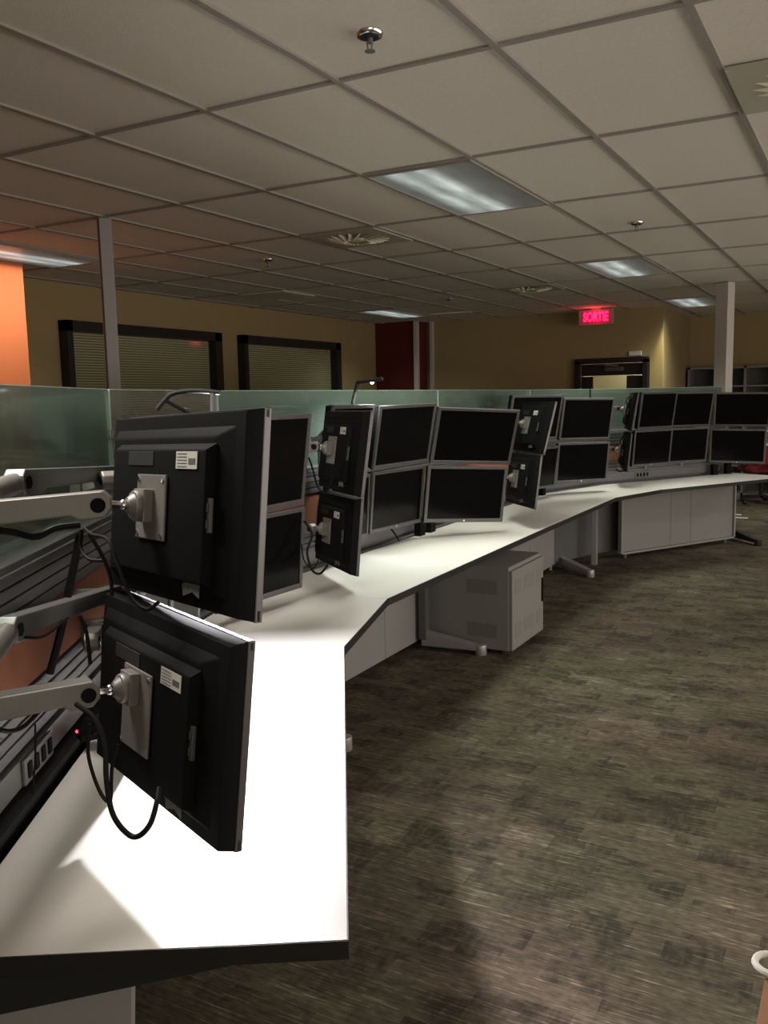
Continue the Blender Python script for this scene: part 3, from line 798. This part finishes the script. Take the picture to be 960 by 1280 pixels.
for key, nm in names.items():
    zc = MON[key].translation.z
    b_, n = nearest_base(key, zc-.01)
    if key in ('M19', 'M20'): b_ = b_ + Vector(((WF[4]-WF[5]).normalized().x, (WF[4]-WF[5]).normalized().y, 0))*.30
    if key[0] == 'H': b_ = b_ + Vector((u1.x, u1.y, 0))*.24
    t = arm(key, b_, 'silver arm holding the ' + nm, detail=key in ('M5', 'M6', 'M13', 'M14'))
    bracket(t, n)
    if key[0] != 'H': MB().cyl((0, 0, -.06-(zc-1.27 if zc > 1.2 else zc-.93)), (0, 0, .02), .012).build('riser', M_alud, t)

# two-link arms of the nearest pair
for key, label, el, mt_px, cap_px in (('M1', 'upper silver two-link arm reaching in from the left to the nearest upper monitor', at(-60, 650, 1.52), (150, 592, 2.45), (23, 603, 1.75)),
                                   ('M2', 'lower silver two-link arm reaching in from the left to the nearest lower monitor', at(-60, 898, 1.45), (142, 742, 2.40), (12, 787, 1.72))):
    base = at(*mt_px)
    res = arm(key, base, label, elbow=el, jd=.172, tz=.002 if key == 'M1' else .040, ph=.118 if key == 'M1' else .150)
    t, E, J = res
    c0 = at(*cap_px)-base
    link(t, c0, Vector((0, 0, 0)), .052, .04, M_alud, cap_r=.013, caps=(0,), name='rear_link', h1=.044)
    MB().tube([E, E+(c0-E)*.5+Vector((0, 0, .01)), c0], .022, seg=14).build('elbow', M_alu, t, True)
    n_ = Vector((-n1.x, -n1.y, 0))
    MB().tube([(0, 0, 0), n_*.10, n_*.22], .016, smooth=False).build('wall_bracket', M_alud, t)

# ------------------------------------------------------------------ cables
def cable(pts, r, label, name='cable', m=M_cable):
    o = MB().tube(pts, r, seg=8).build(name, m, None, True)
    tag(o, label, 'cable'); return o
cable([at(95, 880, 1.44), at(118, 898, 1.42), at(131, 930, 1.40), at(133, 975, 1.38), at(142, 1020, 1.36), at(166, 1046, 1.35), at(186, 1033, 1.34), at(196, 1003, 1.35), at(199, 985, 1.37)], .0042, 'thick black cable looping below the nearest lower monitor')
cable([at(112, 905, 1.46), at(110, 940, 1.46), at(117, 970, 1.45), at(128, 995, 1.43), at(138, 1000, 1.42), at(140, 960, 1.42), at(147, 930, 1.42)], .003, 'thin black cable hanging inside the big loop under the nearest lower monitor')
cable([at(105, 660, 1.68), at(115, 668, 1.66), at(135, 675, 1.62), at(147, 705, 1.60), at(163, 745, 1.58), at(183, 762, 1.56), at(199, 752, 1.56)], .0034, 'black cable hanging across the back of the nearest upper monitor')
cable([at(102, 662, 1.78), at(101, 685, 1.78), at(112, 699, 1.76), at(132, 701, 1.74)], .0036, 'short black cable curling left of the nearest upper monitor')
cable([at(112, 668, 1.72), at(128, 695, 1.72), at(138, 722, 1.72), at(140, 745, 1.72)], .0038, 'black cable dropping beside the left edge of the nearest upper monitor')
cable([at(100, 668, 1.95), at(95, 695, 1.95), at(84, 746, 1.95)], .009, 'wide black cable sleeve hanging from the upper near arm')
cable([at(79, 775, 1.95), at(72, 805, 1.95), at(62, 842, 1.95)], .009, 'wide black cable sleeve hanging from the lower near arm')
cable([at(30, 797, 1.74), at(55, 795, 1.8), at(85, 772, 1.95)], .003, 'thin black cable under the dark rear link of the lower arm')
cable([at(100, 770, 2.0), at(108, 790, 2.0), at(113, 830, 2.0)], .0045, 'black cable falling behind the nearest lower monitor')
cable([at(0, 663, 1.52), at(20, 666, 1.55), at(45, 671, 1.55), at(70, 660, 1.58), at(100, 656, 1.6)], .006, 'black cable bundle tucked under the upper silver arm')
cable([at(0, 912, 1.42), at(12, 914, 1.45), at(30, 908, 1.48), at(50, 888, 1.52)], .004, 'black cable drooping under the lower silver arm')
cable([at(44, 905, 1.62), at(44, 950, 1.60), at(40, 992, 1.58)], .0018, 'very thin black wire down the face of the nearest partition')
# second station
cable([at(386, 572, 3.75), at(392, 590, 3.75), at(396, 606, 3.72), at(404, 616, 3.70), at(412, 608, 3.68), at(416, 595, 3.68)], .004, 'black cable loop below the upper back-turned monitor of the second station')
cable([at(380, 651, 3.75), at(390, 668, 3.75), at(384, 690, 3.72), at(390, 712, 3.70), at(400, 717, 3.66), at(410, 706, 3.66)], .005, 'black cable loop below the lower back-turned monitor of the second station')
cable([at(376, 670, 3.8), at(380, 700, 3.76), at(392, 710, 3.74), at(398, 700, 3.74)], .003, 'thin cable beside the lower loop of the second station')
cable([at(488, 660, 5.25), at(494, 668, 5.2), at(499, 676, 5.15)], .005, 'short black cable below the lower middle monitor of the second station')
cable([at(766, 560, 8.75), at(766, 575, 8.7), at(772, 588, 8.65), at(780, 588, 8.6), at(782, 583, 8.6)], .007, 'black cable loop left of the edge-on far monitors')
cable([at(773, 520, 8.9), at(777, 528, 8.9), at(780, 530, 8.9)], .006, 'short cable by the upper arm of the farthest station')
cable([at(868, 592, 9.75), at(870, 584, 9.75), at(878, 580, 9.75), at(881, 588, 9.75), at(884, 592, 9.7)], .006, 'tangled cable on the raceway under the farthest station')

# adapters and black boxes on the desk by the raceway
def adapter(p, s, label, led=False, rz=0):
    t = empty('power_adapter', p); t.rotation_euler = (0, 0, rz); tag(t, label, 'adapter')
    MB().box((0, 0, s[2]/2), s, bev=.004).build('adapter_case', M_black, t)
    MB().tube([(s[0]/2, 0, s[2]/2), (s[0]/2+.03, .0, .03), (s[0]/2+.07, .01, .05)], .004).build('adapter_cord', M_cable, t)
    if led: MB().sph((0, -s[1]/2-.001, s[2]*.6), .004).build('indicator_light', M_led, t)
    return t
pa = atz(104, 928, .765)
adapter((pa.x-.015, pa.y+.03, .765), (.06, .05, .035), 'black power adapter with a red indicator light at the back edge of the nearest worktop', True, R(-30))
for q, lb in (((503, 668), 'left black power box under the right lower monitor of the second station'), ((521, 664), 'right black power box under the right lower monitor of the second station'),
              ((669, 618), 'black power box on the worktop behind the third station'), ((886, 593), 'black power box under the right far monitor'), ((912, 588), 'slim black power box beside the far worktop end')):
    p = atz(q[0], q[1], TOPZ)
    k = min(range(len(WF)-1), key=lambda i: abs((p.xy-WF[i]).cross((WF[i+1]-WF[i]).normalized())) + (0 if 0 <= (p.xy-WF[i]).dot((WF[i+1]-WF[i]).normalized()) <= (WF[i+1]-WF[i]).length else 9))
    ux = (WF[k+1]-WF[k]).normalized(); s_ = (p.xy-WF[k]).dot(ux); s_ = min(s_, (WF[k+1]-WF[k]).length-.12); c = WF[k]+ux*s_ - Vector((-ux.y, ux.x))*.085
    adapter((c.x, c.y, TOPZ+.0005), (.075, .045, .11), lb, False, math.atan2(ux.y, ux.x))

# ------------------------------------------------------------------ task lamps
L1 = Vector((-1.83, 2.257, 1.482))
t = empty('arched_task_lamp', (-2.17, 2.26, 1.255)); tag(t, 'dark arched task lamp rising above the nearest upper monitor', 'lamp')
inv = Matrix.Translation(-Vector(t.location))
D1 = 2.62
pts = [at(196, 512, D1), at(206, 500, D1), at(216, 492, D1), at(236, 488.5, D1), at(258, 489, D1), at(275, 491, D1)]
MB().tube(pts, .009, seg=10, mtx=inv, flat=.8).build('lamp_arm', M_blackm, t, True)
MB().tube([at(266, 490, D1), at(266, 515, D1), at(262, 560, D1), Vector((-2.17, 2.26, 1.26))], .008, mtx=inv, smooth=False).build('lamp_post', M_greyd, t, True)
MB().cyl((0, 0, 0), (0, 0, .02), .05, seg=24).build('lamp_base', M_blackm, t)
dn = (Vector((-1.25, 1.45, .74))-L1).normalized()
q = dn.to_track_quat('-Z', 'Y').to_matrix().to_4x4()
hd = MB().box((0, 0, .012), (.16, .07, .016), Matrix.Translation(L1) @ q, bev=.004)
hd.tube([at(206, 500, D1), L1+Vector((0, 0, .02))], .006, smooth=False)
bmesh.ops.transform(hd.bm, matrix=inv, verts=hd.bm.verts)
hd.build('lamp_head', M_blackm, t)
area('task_lamp_light', L1-dn*-.004, Vector((-1.25, 1.45, .74)), .06, .03, 34, (1, .97, 1.0), 165)

L2 = at(465, 475, 4.75)
t = empty('folding_task_lamp', (0, 0, 0)); b2p = at(441, 520, 4.85)
t.location = (b2p.x, b2p.y, 1.255); tag(t, 'thin black folding task lamp with a lit head above the second station', 'lamp')
inv = Matrix.Translation(-Vector(t.location))
MB().tube([(b2p.x, b2p.y, 1.26), at(441, 503, 4.8), at(447, 478, 4.8)], .010, mtx=inv, smooth=False).build('lamp_post', M_blackm, t)
MB().tube([at(447, 478, 4.8), at(478, 473.5, 4.7)], .010, mtx=inv, smooth=False).build('lamp_arm', M_blackm, t)
MB().sph(L2+Vector((0, 0, -.012)), .010, mtx=inv).build('led', mat('led_white', (1, 1, 1), .4, emis=(1, 1, 1), es=8), t)
MB().cyl((0, 0, 0), (0, 0, .02), .05, seg=24).build('lamp_base', M_blackm, t)
area('task_lamp_light', L2+Vector((.03, 0, -.03)), L2+Vector((.02, .05, -1)), .12, .05, 4.5, (.92, 1, .97), 150)

# ------------------------------------------------------------------ poles
ang = math.atan2(.5, .866)
pc = Vector((-1.411, 10.051)); un = Vector((.866, -.5)); ut = Vector((.5, .866))
cc = pc - un*.0775 + ut*.075; HP = ZC-1.255
t = tag(MB().box((0, 0, HP/2), (.155, .11, HP), bev=.004).build('power_pole', M_pole), 'thick white square pillar rising to the ceiling from the far partition end', 'pillar')
t.location = (cc.x, cc.y, 1.255); t.rotation_euler = (0, 0, math.atan2(un.y, un.x))
t = empty('slim_power_pole', (-4.225, 4.14, 0)); t.rotation_euler = (0, 0, R(-35)); tag(t, 'slim grey metal pole reaching the ceiling in front of the left window', 'pole')
MB().box((0, 0, ZC/2), (.055, .075, ZC), bev=.004).build('pole_body', mat('pole_grey', (.27, .25, .24), .5, .2), t)
MB().box((0, -.040, ZC/2), (.028, .008, ZC), bev=.002).build('pole_channel', M_greyd, t)

# ------------------------------------------------------------------ far right: chair, jacket, papers
cp = atz(951, 629, 0)
t = empty('office_chair', (cp.x, cp.y, 0)); tag(t, 'red office chair on a black base behind the far worktop end', 'chair')
a = R(-150); t.rotation_euler = (0, 0, a)
bs = MB()
for k in range(5):
    q = k*2*math.pi/5; bs.taper((0, 0, 0), (.06, .035), (0, .30, -.02), (.035, .025), Matrix.Translation((0, 0, .10)) @ Matrix.Rotation(q, 4, 'Z'))
bs.build('chair_base', M_blackm, t)
cs = MB()
for k in range(5):
    q = k*2*math.pi/5+math.pi/2; cs.cyl((math.cos(q)*.29-.02, math.sin(q)*.29, .03), (math.cos(q)*.29+.02, math.sin(q)*.29, .03), .03)
cs.build('castor', M_blackm, t)
MB().cyl((0, 0, .09), (0, 0, .46), .03).build('gas_lift', M_blackm, t)
MB().box((0, 0, .50), (.52, .50, .09), bev=.035, seg=3).build('seat', M_redfab, t, True)
MB().box((0, .27, .82), (.46, .07, .46), Matrix.Rotation(R(-4), 4, 'X'), bev=.03, seg=3).build('backrest', M_redfab, t, True)
for s_ in (-1, 1):
    MB().tube([(s_*.26, .05, .46), (s_*.31, .05, .50), (s_*.31, .05, .70)], .015).box((s_*.31, 0, .71), (.06, .28, .025), bev=.01).build('armrest', M_blackm, t, True)
jk = at(962, 547, 9.68)
jb = MB(); q = bmesh.ops.create_icosphere(jb.bm, subdivisions=4, radius=.15)
for v in q['verts']:
    n_ = v.co.normalized(); k = 1+.16*math.sin(9*n_.x+4*n_.z)+.12*math.sin(13*n_.y-7*n_.z)+.07*math.sin(21*n_.z+5*n_.x)
    v.co = Vector((n_.x*.13*k, n_.y*.11*k, n_.z*.10*k))
bmesh.ops.transform(jb.bm, matrix=Matrix.Translation(jk), verts=jb.bm.verts)
tag(jb.build('jacket', M_plaid, None, True), 'crumpled grey and white plaid jacket hanging on the right edge of the farthest lower monitor', 'jacket')
for q, s_, lb in (((917, 643), .20, 'white paper scrap on the carpet past the far base panels, farther one'), ((924, 647), .22, 'white paper scrap on the carpet past the far base panels, nearer one')):
    p = atz(*q, .003)
    pm = MB().prism([(-s_/2, -.03), (s_/2, -.04), (s_/2*.9, .04), (-s_/2*.8, .035)], 0, .002)
    o = tag(pm.build('paper_scrap', M_white), lb, 'paper', 'paper scraps on the carpet'); o.location = (p.x, p.y, .001)

# carton with a tape roll at the lower right corner
zb = .62
c0 = atz(952, 1222, zb)
t = empty('cardboard_box', (c0.x+.205, c0.y-.20, 0)); tag(t, 'brown cardboard box at the lower right edge of the picture', 'box')
MB().box((0, 0, zb/2), (.40, .40, zb), bev=.003).build('box_body', M_card, t)
MB().box((-.10, 0, zb+.003), (.196, .40, .004)).box((.10, 0, zb+.003), (.196, .40, .004)).build('box_flap', M_card, t)
tr = atz(968, 1198, zb+.03)
rg = MB(); ring = [(tr.x+math.cos(k*math.pi/12)*.03, tr.y+math.sin(k*math.pi/12)*.03, zb+.018) for k in range(25)]
rg.tube(ring, .006, smooth=False)
tag(rg.build('tape_roll', M_white, None, True), 'cream roll of tape lying on the brown cardboard box', 'tape roll')
